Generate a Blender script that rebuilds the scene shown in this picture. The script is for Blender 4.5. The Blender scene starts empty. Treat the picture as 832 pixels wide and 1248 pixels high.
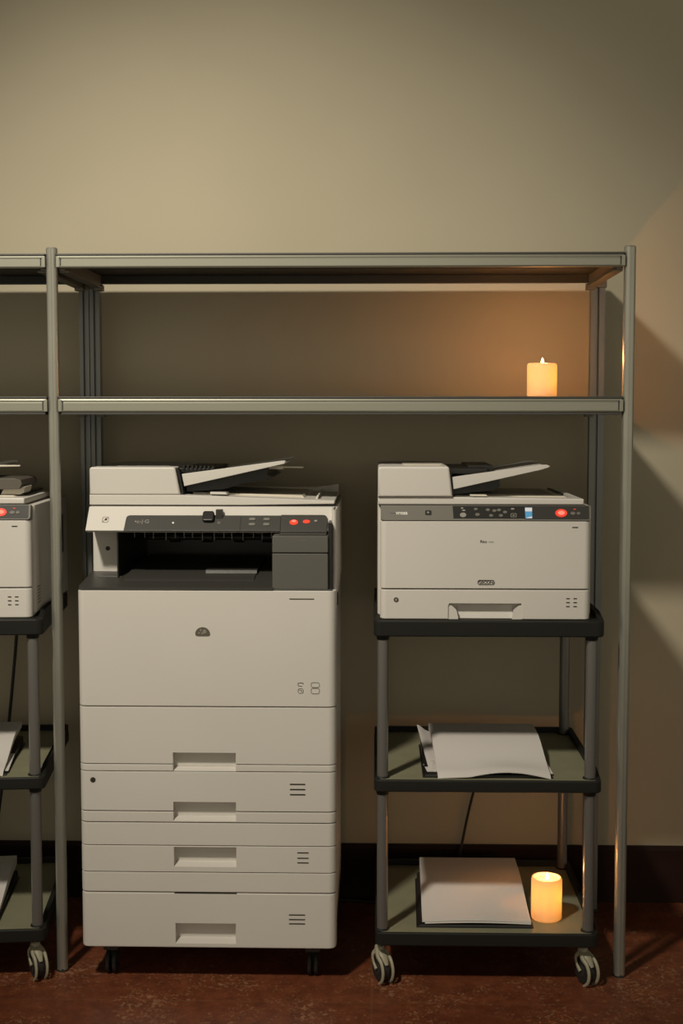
import bpy, bmesh, math, random
from mathutils import Vector, Matrix
random.seed(4)
scn = bpy.context.scene
COL = scn.collection
PI = math.pi

# ------------------------------------------------------------------ materials
def mat(name, col, rough=.5, metal=0., spec=.5, noise=0., nscale=30., bump=0., bscale=200., emit=None, estr=0., aniso=None):
    m = bpy.data.materials.new(name); m.use_nodes = True
    nt = m.node_tree; b = nt.nodes['Principled BSDF']
    b.inputs['Base Color'].default_value = (*col, 1)
    b.inputs['Roughness'].default_value = rough
    b.inputs['Metallic'].default_value = metal
    b.inputs['Specular IOR Level'].default_value = spec
    tc = nt.nodes.new('ShaderNodeTexCoord')
    if noise:
        n = nt.nodes.new('ShaderNodeTexNoise'); n.inputs['Scale'].default_value = nscale; n.inputs['Detail'].default_value = 5
        nt.links.new(tc.outputs['Object'], n.inputs['Vector'])
        r = nt.nodes.new('ShaderNodeValToRGB')
        r.color_ramp.elements[0].position = .3; r.color_ramp.elements[1].position = .7
        r.color_ramp.elements[0].color = (*[c*(1-noise) for c in col], 1)
        r.color_ramp.elements[1].color = (*[min(1, c*(1+noise)) for c in col], 1)
        nt.links.new(n.outputs['Fac'], r.inputs['Fac']); nt.links.new(r.outputs['Color'], b.inputs['Base Color'])
    if bump:
        n = nt.nodes.new('ShaderNodeTexNoise'); n.inputs['Scale'].default_value = bscale; n.inputs['Detail'].default_value = 3
        nt.links.new(tc.outputs['Object'], n.inputs['Vector'])
        bp = nt.nodes.new('ShaderNodeBump'); bp.inputs['Strength'].default_value = bump; bp.inputs['Distance'].default_value = .001
        nt.links.new(n.outputs['Fac'], bp.inputs['Height']); nt.links.new(bp.outputs['Normal'], b.inputs['Normal'])
    if emit:
        b.inputs['Emission Color'].default_value = (*emit, 1); b.inputs['Emission Strength'].default_value = estr
    return m

M = {}
M['cream'] = mat('cream_plastic', (.635, .600, .555), .45, noise=.02, nscale=4, bump=.15, bscale=900)
M['cream_in'] = mat('cream_inner_plastic', (.62, .57, .47), .5)
M['seam'] = mat('seam_shadow_plastic', (.20, .18, .14), .6)
M['charcoal'] = mat('charcoal_plastic', (.048, .046, .041), .42, bump=.2, bscale=900)
M['grey'] = mat('warm_grey_plastic', (.105, .100, .088), .45, bump=.2, bscale=900)
M['strip'] = mat('grey_strip_plastic', (.17, .16, .14), .4)
M['black'] = mat('black_plastic', (.012, .011, .010), .4)
M['dark'] = mat('dark_plastic', (.03, .028, .025), .45, bump=.2, bscale=700)
M['ink'] = mat('printed_ink', (.025, .021, .015), .6)
M['inkgrey'] = mat('printed_grey', (.30, .28, .25), .6)
M['white'] = mat('printed_white', (.75, .73, .68), .5)
M['red'] = mat('lit_red_button', (.8, .06, .03), .4, emit=(1, .05, .03), estr=.35)
M['redhot'] = mat('bright_red_button', (.9, .15, .08), .4, emit=(1, .22, .16), estr=.9)
M['screen_blue'] = mat('lit_blue_screen', (.05, .2, .35), .3, emit=(.10, .30, .50), estr=.5)
M['screen_white'] = mat('lit_white_screen', (.6, .6, .62), .3, emit=(.55, .55, .6), estr=.35)
M['alu'] = mat('brushed_aluminium', (.34, .33, .285), .30, metal=.6, noise=.05, nscale=12)
M['alu_rail'] = mat('satin_aluminium_rail', (.30, .295, .24), .40, metal=.4)
M['alu_dark'] = mat('grey_anodised_post', (.20, .205, .20), .36, metal=.5)
M['shelf'] = mat('dark_grey_shelf_metal', (.065, .062, .055), .5, metal=.2)
M['beam'] = mat('grey_beam_metal', (.22, .20, .165), .5, metal=.3)
M['post'] = mat('cart_post_metal', (.19, .18, .17), .33, metal=.5)
M['rim'] = mat('cart_rim_plastic', (.014, .0135, .012), .55, spec=.25, bump=.2, bscale=600)
M['tray'] = mat('olive_grey_shelf_laminate', (.235, .225, .145), .5, noise=.06, nscale=20)
M['caster'] = mat('caster_beige_plastic', (.34, .31, .22), .45)
M['rubber'] = mat('black_rubber', (.015, .014, .013), .6)
M['paper'] = mat('white_paper', (.64, .60, .57), .8, bump=.1, bscale=300)
M['paper_edge'] = mat('paper_edges', (.62, .59, .56), .85)
M['folder'] = mat('black_folder', (.012, .010, .010), .4)
M['cable'] = mat('black_cable', (.01, .009, .008), .5)
M['brass'] = mat('dark_lock_metal', (.09, .075, .05), .4, metal=.6)
M['emblem'] = mat('bronze_emblem_metal', (.16, .14, .11), .4, metal=.5)
M['emblem_light'] = mat('light_emblem_relief', (.30, .27, .22), .4, metal=.3)
M['wick'] = mat('burnt_wick', (.01, .008, .006), .9)

def wall_mat():
    m = mat('beige_wall_paint', (.45, .40, .295), .85, bump=.25, bscale=120)
    nt = m.node_tree; b = nt.nodes['Principled BSDF']; tc = nt.nodes['Texture Coordinate']
    n = nt.nodes.new('ShaderNodeTexNoise'); n.inputs['Scale'].default_value = 1.6; n.inputs['Detail'].default_value = 6
    nt.links.new(tc.outputs['Object'], n.inputs['Vector'])
    r = nt.nodes.new('ShaderNodeValToRGB'); e = r.color_ramp.elements
    e[0].position = .3; e[1].position = .75; e[0].color = (.425, .375, .275, 1); e[1].color = (.475, .42, .31, 1)
    nt.links.new(n.outputs['Fac'], r.inputs['Fac']); nt.links.new(r.outputs['Color'], b.inputs['Base Color'])
    return m
M['wall'] = wall_mat()

def floor_mat():
    m = bpy.data.materials.new('dark_red_floor_tile'); m.use_nodes = True
    nt = m.node_tree; N = nt.nodes; L = nt.links; b = N['Principled BSDF']
    tc = N.new('ShaderNodeTexCoord')
    mp = N.new('ShaderNodeMapping'); mp.inputs['Location'].default_value = (.007, -2.777+.95*3, 0)
    L.new(tc.outputs['Object'], mp.inputs['Vector'])
    br = N.new('ShaderNodeTexBrick'); br.offset = 0; br.inputs['Scale'].default_value = 1
    br.inputs['Brick Width'].default_value = .95; br.inputs['Row Height'].default_value = .95
    br.inputs['Mortar Size'].default_value = .0016; br.inputs['Mortar Smooth'].default_value = .1
    br.inputs['Color1'].default_value = (.175, .050, .022, 1); br.inputs['Color2'].default_value = (.160, .045, .020, 1)
    br.inputs['Mortar'].default_value = (.19, .072, .034, 1)
    L.new(mp.outputs['Vector'], br.inputs['Vector'])
    # mottling
    n1 = N.new('ShaderNodeTexNoise'); n1.inputs['Scale'].default_value = 22; n1.inputs['Detail'].default_value = 8; n1.inputs['Roughness'].default_value = .7
    L.new(tc.outputs['Object'], n1.inputs['Vector'])
    r1 = N.new('ShaderNodeValToRGB'); r1.color_ramp.elements[0].position = .35; r1.color_ramp.elements[1].position = .65
    r1.color_ramp.elements[0].color = (.62, .62, .62, 1); r1.color_ramp.elements[1].color = (1.15, 1.15, 1.15, 1)
    L.new(n1.outputs['Fac'], r1.inputs['Fac'])
    mu = N.new('ShaderNodeMix'); mu.data_type = 'RGBA'; mu.blend_type = 'MULTIPLY'; mu.inputs[0].default_value = 1
    L.new(br.outputs['Color'], mu.inputs[6]); L.new(r1.outputs['Color'], mu.inputs[7])
    # pale flecks, elongated and warped
    n2 = N.new('ShaderNodeTexNoise'); n2.inputs['Scale'].default_value = 95; n2.inputs['Detail'].default_value = 4; n2.inputs['Distortion'].default_value = 1.2
    L.new(tc.outputs['Object'], n2.inputs['Vector'])
    n3 = N.new('ShaderNodeTexNoise'); n3.inputs['Scale'].default_value = 6; n3.inputs['Detail'].default_value = 2
    L.new(tc.outputs['Object'], n3.inputs['Vector'])
    ad = N.new('ShaderNodeMath'); ad.operation = 'MULTIPLY'; L.new(n2.outputs['Fac'], ad.inputs[0])
    rr = N.new('ShaderNodeMapRange'); rr.inputs[1].default_value = .3; rr.inputs[2].default_value = .7; rr.inputs[3].default_value = .82; rr.inputs[4].default_value = 1.15
    L.new(n3.outputs['Fac'], rr.inputs[0]); L.new(rr.outputs[0], ad.inputs[1])
    r2 = N.new('ShaderNodeValToRGB'); r2.color_ramp.elements[0].position = .55; r2.color_ramp.elements[1].position = .70
    r2.color_ramp.elements[1].color = (.5, .5, .5, 1)
    L.new(ad.outputs[0], r2.inputs['Fac'])
    mx = N.new('ShaderNodeMix'); mx.data_type = 'RGBA'; mx.inputs[7].default_value = (.42, .24, .13, 1)
    L.new(r2.outputs['Color'], mx.inputs[0]); L.new(mu.outputs[2], mx.inputs[6])
    L.new(mx.outputs[2], b.inputs['Base Color'])
    b.inputs['Roughness'].default_value = .42; b.inputs['Specular IOR Level'].default_value = .35
    bp = N.new('ShaderNodeBump'); bp.inputs['Strength'].default_value = .2; bp.inputs['Distance'].default_value = .002
    L.new(n1.outputs['Fac'], bp.inputs['Height']); L.new(bp.outputs['Normal'], b.inputs['Normal'])
    return m
M['floor'] = floor_mat()
M['baseboard'] = mat('dark_brown_baseboard', (.018, .006, .0035), .6, spec=.2, noise=.15, nscale=15)

def wax_mat():
    m = bpy.data.materials.new('ivory_candle_wax'); m.use_nodes = True
    nt = m.node_tree; N = nt.nodes; L = nt.links
    out = N['Material Output']; b = N['Principled BSDF']
    b.inputs['Base Color'].default_value = (.90, .82, .64, 1); b.inputs['Roughness'].default_value = .5
    t = N.new('ShaderNodeBsdfTranslucent'); t.inputs['Color'].default_value = (1, .78, .46, 1)
    mx = N.new('ShaderNodeMixShader'); mx.inputs[0].default_value = .55
    L.new(b.outputs[0], mx.inputs[1]); L.new(t.outputs[0], mx.inputs[2]); L.new(mx.outputs[0], out.inputs['Surface'])
    return m
M['wax'] = wax_mat()
def flame_mat():
    m = bpy.data.materials.new('candle_flame'); m.use_nodes = True
    nt = m.node_tree; N = nt.nodes; N.remove(N['Principled BSDF'])
    e = N.new('ShaderNodeEmission'); e.inputs[0].default_value = (1, .72, .36, 1); e.inputs[1].default_value = 14
    nt.links.new(e.outputs[0], N['Material Output'].inputs['Surface'])
    return m
M['flame'] = flame_mat()

# ------------------------------------------------------------------ mesh helpers
def box(bm, x0, x1, y0, y1, z0, z1, bev=0, seg=2):
    t = bmesh.new()
    bmesh.ops.create_cube(t, size=1)
    for v in t.verts:
        v.co = Vector(((x0+x1)/2+v.co.x*(x1-x0), (y0+y1)/2+v.co.y*(y1-y0), (z0+z1)/2+v.co.z*(z1-z0)))
    if bev:
        bmesh.ops.bevel(t, geom=t.edges[:], offset=bev, segments=seg, affect='EDGES', profile=.5)
    merge(bm, t)
def merge(bm, t, mx=None):
    if mx is not None: bmesh.ops.transform(t, matrix=mx, verts=t.verts)
    me = bpy.data.meshes.new('tmp'); t.to_mesh(me); t.free(); bm.from_mesh(me); bpy.data.meshes.remove(me)
def prism(bm, pts, a, b, axis='y', bev=0, seg=2, mx=None):
    """closed polygon pts extruded from a to b. axis y: pts=(x,z); x: pts=(y,z); z: pts=(x,y)"""
    t = bmesh.new()
    def P(p, s):
        return {'y': (p[0], s, p[1]), 'x': (s, p[0], p[1]), 'z': (p[0], p[1], s)}[axis]
    A = [t.verts.new(P(p, a)) for p in pts]; B = [t.verts.new(P(p, b)) for p in pts]
    t.faces.new(A); t.faces.new(B[::-1])
    n = len(pts)
    for i in range(n): t.faces.new((A[(i+1) % n], A[i], B[i], B[(i+1) % n]))
    bmesh.ops.recalc_face_normals(t, faces=t.faces)
    if bev: 
        caps = [e for e in t.edges if any(len(f.verts) == n for f in e.link_faces)] if n > 4 else t.edges[:]
        bmesh.ops.bevel(t, geom=caps, offset=bev, segments=seg, affect='EDGES', profile=.5, clamp_overlap=True)
    merge(bm, t, mx)
def rrect(x0, x1, y0, y1, r, n=5, corners=(1, 1, 1, 1)):
    """rounded rectangle outline; corners = (x0y0, x1y0, x1y1, x0y1)"""
    out = []
    for i, (cx, cy, sx, sy, a0) in enumerate(((x0, y0, 1, 1, PI), (x1, y0, -1, 1, 1.5*PI), (x1, y1, -1, -1, 0), (x0, y1, 1, -1, .5*PI))):
        if not corners[i]: out.append((cx, cy)); continue
        for k in range(n+1):
            a = a0+k/n*PI/2
            out.append((cx+sx*r+r*math.cos(a), cy+sy*r+r*math.sin(a)))
    return out
def oval(cx, cy, rx, ry, n=20):
    return [(cx+rx*math.cos(2*PI*i/n), cy+ry*math.sin(2*PI*i/n)) for i in range(n)]
def cyl(bm, p0, p1, r0, r1=None, n=24, bev=0):
    r1 = r0 if r1 is None else r1
    p0 = Vector(p0); p1 = Vector(p1); d = p1-p0
    t = bmesh.new()
    bmesh.ops.create_cone(t, cap_ends=True, segments=n, radius1=r0, radius2=r1, depth=d.length)
    if bev:
        es = [e for e in t.edges if any(len(f.verts) > 4 for f in e.link_faces)]
        bmesh.ops.bevel(t, geom=es, offset=bev, segments=2, affect='EDGES', profile=.5)
    q = Vector((0, 0, 1)).rotation_difference(d.normalized()).to_matrix().to_4x4()
    merge(bm, t, Matrix.Translation((p0+p1)/2) @ q)
def lathe(bm, prof, n=40, c=(0, 0, 0)):
    rings = []
    for r, z in prof:
        if r < 1e-6: rings.append([bm.verts.new((c[0], c[1], c[2]+z))])
        else: rings.append([bm.verts.new((c[0]+r*math.cos(2*PI*i/n), c[1]+r*math.sin(2*PI*i/n), c[2]+z)) for i in range(n)])
    for a, b in zip(rings, rings[1:]):
        for i in range(n):
            j = (i+1) % n
            if len(a) == 1 and len(b) == 1: continue
            if len(a) == 1: bm.faces.new((a[0], b[j], b[i]))
            elif len(b) == 1: bm.faces.new((a[i], a[j], b[0]))
            else: bm.faces.new((a[i], a[j], b[j], b[i]))
def tube(bm, pts, rad, n=10, flat=None, res=6):
    """swept tube through smoothed points; rad = number or list; flat=(ax, k): squash sideways"""
    pts = [Vector(p) for p in pts]
    R_ = rad if isinstance(rad, (list, tuple)) else [rad]*len(pts)
    P, R2 = [], []
    for i in range(len(pts)-1):
        p0 = pts[max(i-1, 0)]; p1 = pts[i]; p2 = pts[i+1]; p3 = pts[min(i+2, len(pts)-1)]
        for k in range(res):
            t = k/res
            P.append(.5*((2*p1)+(p2-p0)*t+(2*p0-5*p1+4*p2-p3)*t*t+(-p0+3*p1-3*p2+p3)*t**3)); R2.append(R_[i]*(1-t)+R_[i+1]*t)
    P.append(pts[-1]); R2.append(R_[-1])
    rings = []; up = None
    for i, p in enumerate(P):
        d = (P[min(i+1, len(P)-1)]-P[max(i-1, 0)]).normalized()
        if up is None: up = d.orthogonal().normalized() if flat is None else Vector(flat[0])
        u = (up-d*up.dot(d)).normalized(); v = d.cross(u); 
        if flat is None: up = u
        k = 1 if flat is None else flat[1]
        rings.append([bm.verts.new(p+u*R2[i]*math.cos(2*PI*j/n)*k+v*R2[i]*math.sin(2*PI*j/n)) for j in range(n)])
    for a, b in zip(rings, rings[1:]):
        for j in range(n): bm.faces.new((a[j], a[(j+1) % n], b[(j+1) % n], b[j]))
    bm.faces.new(rings[0][::-1]); bm.faces.new(rings[-1])
def text(bm, s, size, mx, depth=.0002, bold=0):
    cu = bpy.data.curves.new('t', 'FONT'); cu.body = s; cu.size = size; cu.extrude = depth; cu.offset = bold
    cu.align_x = 'CENTER'; cu.align_y = 'CENTER'
    o = bpy.data.objects.new('t', cu); COL.objects.link(o)
    dg = bpy.context.evaluated_depsgraph_get(); me = bpy.data.meshes.new_from_object(o.evaluated_get(dg))
    t = bmesh.new(); t.from_mesh(me); bpy.data.objects.remove(o); bpy.data.curves.remove(cu); bpy.data.meshes.remove(me)
    merge(bm, t, mx)
def FM(x, y, z, tilt=0.):
    """frame on a face that looks towards -Y: local x right, local y up, local z out; tilt leans the top back"""
    return Matrix.Translation((x, y, z)) @ Matrix.Rotation(PI/2-tilt, 4, 'X')
ORG = Vector((0, 0, 0))
def obj(name, bm, m, parent=None, smooth=35):
    bmesh.ops.transform(bm, matrix=Matrix.Translation(-ORG), verts=bm.verts)
    bmesh.ops.recalc_face_normals(bm, faces=bm.faces)
    me = bpy.data.meshes.new(name); bm.to_mesh(me); bm.free()
    o = bpy.data.objects.new(name, me); COL.objects.link(o)
    for k in (m if isinstance(m, (list, tuple)) else [m]): me.materials.append(k)
    if smooth:
        me.polygons.foreach_set('use_smooth', [True]*len(me.polygons))
        try: me.set_sharp_from_angle(angle=math.radians(smooth))
        except Exception: pass
        wn = o.modifiers.new('weighted_normals', 'WEIGHTED_NORMAL'); wn.keep_sharp = True; wn.weight = 60
    if parent: o.parent = parent
    else: o.location = ORG
    return o
def thing(name, label, cat, loc, group=None):
    global ORG
    o = bpy.data.objects.new(name, None); COL.objects.link(o); o.empty_display_size = .05
    o.location = loc; o['label'] = label; o['category'] = cat
    if group: o['group'] = group
    ORG = Vector(loc); return o
def tag(o, label, cat, group=None):
    o['label'] = label; o['category'] = cat
    if group: o['group'] = group
    return o
def cutbm(bm, cutters, op='DIFFERENCE'):
    """boolean difference of cutter meshes from bm, returns new bmesh"""
    def mk(b):
        me = bpy.data.meshes.new('c'); bmesh.ops.recalc_face_normals(b, faces=b.faces); b.to_mesh(me); b.free()
        o = bpy.data.objects.new('c', me); COL.objects.link(o); return o
    base = mk(bm); cs = [mk(c) for c in cutters]
    for c in cs:
        md = base.modifiers.new('b', 'BOOLEAN'); md.operation = op; md.object = c; md.solver = 'EXACT'
    dg = bpy.context.evaluated_depsgraph_get(); me = bpy.data.meshes.new_from_object(base.evaluated_get(dg))
    t = bmesh.new(); t.from_mesh(me)
    for o in [base]+cs:
        d = o.data; bpy.data.objects.remove(o); bpy.data.meshes.remove(d)
    bpy.data.meshes.remove(me); return t
NB = bmesh.new
def struct(name, bm, m):
    global ORG
    ORG = Vector((0, 0, 0)); o = obj(name, bm, m, None, 0); o['kind'] = 'structure'; return o

# ------------------------------------------------------------------ the room
b = NB(); box(b, -5, 5, -3, 3.6, -.1, 0); struct('floor', b, M['floor'])
b = NB(); box(b, -5, 5, 3.40, 3.6, 0, 4.2); struct('wall_back', b, M['wall'])
b = NB(); prism(b, [(3.40, 0), (3.386, 0), (3.386, .138), (3.390, .147), (3.40, .147)], -5, 5, 'x'); struct('baseboard_back', b, M['baseboard'])

# ------------------------------------------------------------------ aluminium shelving
rack = thing('shelving_rack', 'tall grey aluminium shelving frame with two high shelves over the printers', 'shelving', (-.08, 3.13, 0))
ZT, ZS = 1.611, 1.300          # tops of the two shelf levels
def round_post(x, y, h):
    b = NB(); n = 48; pts = []
    for i in range(n):
        a = 2*PI*i/n; r = .0128
        if i % 12 in (5, 7): r = .0121
        if i % 12 == 6: r = .0115
        pts.append((x+r*math.cos(a+PI/4+.2), y+r*math.sin(a+PI/4+.2)))
    prism(b, pts, .004, h, 'z'); p = obj('post', b, M['alu'], rack, 50)
    b = NB(); cyl(b, (x, y, h), (x, y, h+.0025), .0122, .0105); obj('end_cap', b, M['beam'], p)
    b = NB(); cyl(b, (x, y, 0), (x, y, .006), .0135, .0125); obj('rubber_foot', b, M['rubber'], p)
FX = (-1.97, -.710, .549); FY = 2.93; BY = 3.33
for x in FX: round_post(x, FY, 1.622)
def slot_post(x0, x1):
    w = x1-x0; c = (x0+x1)/2; b = NB()
    pts = [(x0, BY-.014), (c-.0028, BY-.014), (c-.0028, BY-.004), (c+.0028, BY-.004), (c+.0028, BY-.014), (x1, BY-.014), (x1, BY+.012), (x0, BY+.012)]
    prism(b, pts, .006, 1.585, 'z', bev=0); p = obj('post', b, M['alu_dark'], rack, 30)
    b = NB(); box(b, x0-.003, x1+.003, BY-.018, BY+.014, 1.572, 1.590, .002); obj('post_bracket', b, M['beam'], p)
    b = NB(); box(b, x0-.002, x1+.002, BY-.018, BY+.014, 0, .008, .002); obj('foot', b, M['rubber'], p)
slot_post(-.738, -.7135); slot_post(-.7115, -.687); slot_post(.528, .563); slot_post(-1.985, -1.955)
def bay(x0, x1, tl, tr):
    for zt in (ZT, ZS):
        nm = 'top_shelf' if zt == ZT else 'lower_shelf'
        b = NB()                                   # sheet panel with turned edge; second box added to stop light leaking between bays
        box(b, x0+.002, x1-.002, FY-.0125, BY+.012, zt-.005, zt, .0012); box(b, x0-.0108, x1+.0108, FY+.0140, BY+.0115, zt-.0045, zt-.0005)
        sh = obj(nm, b, M['shelf'], rack)
        # front rail, a C shaped extrusion
        b = NB()
        y = FY-.011; t = zt-.0055; h = .0255 if zt == ZT else .0285
        pts = [(y, t), (y-.0015, t-.0030), (y-.0005, t-.0065), (y-.0022, t-.009), (y-.0022, t-h+.003), (y, t-h), (y+.02, t-h), (y+.02, t-h+.003), (y+.004, t-h+.003), (y+.004, t)]
        prism(b, pts, x0+.005, x1-.005, 'x'); rl = obj('front_rail', b, M['alu_rail'], sh, 25)
        if zt == ZS:
            b = NB(); box(b, x0+.006, x1-.006, y+.001, y+.022, t-h-.006, t-h-.0005, .001); obj('rail_strip', b, M['shelf'], sh)
        for sx, e in ((1, x0), (-1, x1)):
            b = NB(); xa = e+sx*.001; xb = e+sx*.0085
            box(b, min(xa, xb), max(xa, xb), y-.0035, y+.012, t-h+.001, t-.001, .001)
            obj('rail_bracket', b, M['alu_rail'], sh)
            b = NB(); xa = e+sx*.0095; xb = e+sx*.0120
            box(b, min(xa, xb), max(xa, xb), y-.0030, y+.002, t-h+.004, t-.004, .0005)
            obj('rail_clip', b, M['dark'], sh)
        # back rail
        b = NB(); box(b, x0+.012, x1-.012, BY-.006, BY+.010, zt-.026, zt-.0055, .0015); obj('back_rail', b, M['shelf'], sh)
        # middle stiffener under sheet
        b = NB(); box(b, x0+.03, x1-.03, FY+.19, FY+.21, zt-.013, zt-.0055, .001); obj('stiffener', b, M['shelf'], sh)
        # side beams running front to back
        for sx, e in ((1, x0), (-1, x1)):
            b = NB(); xa = e+sx*.002; xb = e+sx*.016; xc = e+sx*.024
            box(b, min(xa, xb), max(xa, xb), FY+.006, BY-.008, zt-.036, zt-.006, .0015)
            box(b, min(xa, xc), max(xa, xc), FY+.010, BY-.012, zt-.039, zt-.036, .0007)
            box(b, min(xa, xc), max(xa, xc), BY-.03, BY-.008, zt-.045, zt-.030, .0015)
            obj('side_beam', b, M['beam'], sh)
bay(FX[1]+.011, FX[2]-.011, 0, 0)
bay(FX[0]+.011, FX[1]-.011, 0, 0)

# ------------------------------------------------------------------ big floor copier
cop = thing('copier', 'large cream office copier on casters with paper drawers and charcoal output bay', 'copier', (-.367, 3.14, 0))
CX0, CX1, CF, CB = -.650, -.0855, 2.860, 3.375
def slab(b, z0, z1, bev=.0016, x0=CX0, x1=CX1, y0=CF, y1=None, r=.017):
    prism(b, rrect(x0, x1, y0, y1 or y0+.05, r, 6, (1, 1, 0, 0)), z0, z1, 'z', bev=bev)
def scoop(x0, x1, z0, z1, y=CF, d=.022, lip=.16):
    c = NB(); h = z1-z0
    prism(c, [(y-.02, z0), (y-.001, z0), (y+.004, z0+.002), (y+d, z0+h*lip), (y+d, z1), (y-.02, z1)], x0, x1, 'x'); return c
def vents(zs, x0, x1, parent, thick=.0028):
    b = NB()
    for z in zs: prism(b, rrect(x0, x1, z-thick/2, z+thick/2, thick*.45, 3), CF-.0006, CF+.001, 'y')
    obj('vent_slots', b, M['ink'], parent)
# chassis
b = NB(); box(b, CX0+.004, CX1-.003, CF+.042, CB, .083, .866, .004); obj('chassis', b, M['cream'], cop)
b = NB(); box(b, CX0+.008, CX1-.006, CF+.028, CF+.045, .088, .872); obj('seam_backing', b, M['seam'], cop)
# front cover
b = NB(); slab(b, .6245, .8795, .0025); fc = obj('front_cover', b, M['cream'], cop)
b = NB()
pts = [(.0160*math.cos(PI*k/14), .0145*math.sin(PI*k/14)-.004) for k in range(15)]+[(-.0150, -.0075), (-.010, -.0085), (.010, -.0085), (.0150, -.0075)]
mx = FM(-.376, CF, .789)
prism(b, pts, -.001, .0016, 'z', mx=mx); em = obj('emblem', b, M['emblem'], fc)
b = NB()
for (ex, ez, rx, rz) in ((-.0075, -.002, .0022, .0022), (.0045, .001, .0042, .0045), (-.0005, -.003, .0022, .0026), (-.004, .004, .002, .003)): prism(b, oval(ex, ez, rx, rz), .0012, .0022, 'z', mx=mx)
obj('emblem_relief', b, M['emblem_light'], em)
b = NB(); prism(b, rrect(-.187, -.133, .8605, .8628, .001, 2), CF-.0005, CF+.001, 'y'); obj('slit', b, M['brass'], fc)
def ring(b, outer, inner, d0, d1, mx):
    t = NB(); n = len(outer)
    V = [[t.verts.new((p[0], p[1], d)) for p in L] for L in (outer, inner) for d in (d0, d1)]
    for A, B in ((V[0], V[1]), (V[1], V[3]), (V[3], V[2]), (V[2], V[0])):
        for i in range(n): t.faces.new((A[i], A[(i+1) % n], B[(i+1) % n], B[i]))
    merge(b, t, mx)
b = NB(); mx = FM(0, CF, 0)
W = .0009
for (x0, x1, z0, z1, r) in ((-.1405, -.1215, .6675, .6790, .0045), (-.1405, -.1215, .6535, .6665, .0045), (-.169, -.1565, .6545, .6655, .0048)):
    ring(b, rrect(x0, x1, z0, z1, r, 5), rrect(x0+W, x1-W, z0+W, z1-W, r-W, 5), -.0002, .0006, mx)
tube(b, [(-.1575, CF-.0003, .6745), (-.158, CF-.0003, .6775), (-.167, CF-.0003, .6775), (-.1685, CF-.0003, .675), (-.1675, CF-.0003, .6715), (-.160, CF-.0003, .6705)], .0006, 6)
tube(b, [(-.1655, CF-.0003, .661), (-.1625, CF-.0003, .6615), (-.1600, CF-.0003, .6605), (-.1610, CF-.0003, .6580)], .0005, 6)
obj('icons', b, M['brass'], fc)
# drawers
def drawer(levels, sc=None, extra=None, name='drawer', bevs=None):
    bm_all = NB()
    for i, (z0, z1) in enumerate(levels):
        s = NB(); slab(s, z0, z1, .0016 if z0 > .1 else .004)
        if sc and sc[2] < z1 and sc[3] > z0: s = cutbm(s, [scoop(*sc)])
        merge(bm_all, s)
    return obj(name, bm_all, M['cream'], cop, 30)
HX = (-.4435, -.3055)
d1 = drawer([(.4965, .6225), (.4805, .4950)], (*HX, .4795, .522))
d2 = drawer([(.3915, .4790), (.3665, .3895)], (*HX, .3690, .412))
for dd, za, zb in ((d1, .487, .5215), (d2, .376, .4115)):
    b = NB(); box(b, HX[0]+.0005, HX[1]-.0005, CF+.0212, CF+.0235, za, zb); obj('handle_back', b, M['cream'], dd)
b = NB(); mx = FM(-.6200, CF, .4600)
cyl(b, (-.620, CF-.001, .460), (-.620, CF+.003, .460), .0060, bev=.0004); lk = obj('lock', b, M['brass'], d2)
b = NB(); box(b, -.6208, -.6192, CF-.0016, CF, .4565, .4635); obj('keyhole', b, M['black'], lk)
vents((.4530, .4415, .4300), -.187, -.153, d2)
f1 = drawer([(.3145, .3645)], name='filler_panel')
d3 = drawer([(.2545, .3130)], (-.443, -.3055, .266, .311))
vents((.3000, .2880, .2775), -.171, -.146, d3, .0024)
f2 = drawer([(.2095, .2530)], name='filler_panel')
d4 = drawer([(.0830, .2075)], (-.441, -.3075, .0925, .139))
b = NB(); prism(b, [(-.443, .2065), (-.305, .2065), (-.307, .2095), (-.441, .2095)], CF-.0004, CF+.004, 'y'); obj('pull_slit', b, M['ink'], d4)
vents((.1600, .1495, .1400), -.190, -.154, d4, .0024)
# right side skin rising to the scanner, slightly visible
b = NB(); prism(b, rrect(-.096, CX1, CF+.035, CB, .006, 3), .8665, 1.054, 'z', bev=.001); sp = obj('side_panel', b, M['cream'], cop)
b = NB(); box(b, CX1-.001, CX1+.0012, 2.95, 2.985, .835, .862, .0005); obj('side_latch', b, M['black'], sp)
# output deck : charcoal, rising a little to the back
b = NB()
pts = [(CF+.001, .8795), (CF+.0005, .8835), (CF+.004, .8855), (2.935, .893), (3.03, .905), (3.32, .905), (3.32, .868), (CF+.001, .868)]
prism(b, pts, CX0-.02, -.222, 'x')
c = NB(); prism(c, rrect(CX0+.001, -.10, CF+.0005, 3.5, .017, 6, (1, 0, 0, 0)), .85, .95, 'z'); b = cutbm(b, [c], 'INTERSECT'); dk = obj('output_tray', b, M['charcoal'], cop, 25)
b = NB()
prism(b, [(2.93, .893), (2.945, .8975), (3.03, .908), (3.28, .914), (3.28, .90), (2.93, .890)], -.560, -.270, 'x', bev=.0012); obj('paper_rest', b, M['charcoal'], dk)
b = NB(); prism(b, [(2.985, .902), (2.99, .9100), (3.25, .9165), (3.25, .90)], -.385, -.268, 'x', bev=.001); obj('paper_rest_step', b, M['dark'], dk)
b = NB(); box(b, -.625, -.572, 2.960, 2.966, .8945, .8985, .0008); obj('tray_ridge', b, M['grey'], dk)
# left column
b = NB(); prism(b, rrect(-.647, -.5785, 3.015, CB, .006, 3, (1, 0, 0, 0)), .880, 1.0, 'z', bev=.001); lc = obj('left_column', b, M['cream'], cop)
b = NB(); cyl(b, (-.612, 3.0135, .9555), (-.612, 3.0165, .9555), .0050); obj('port', b, M['ink'], lc)
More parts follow.
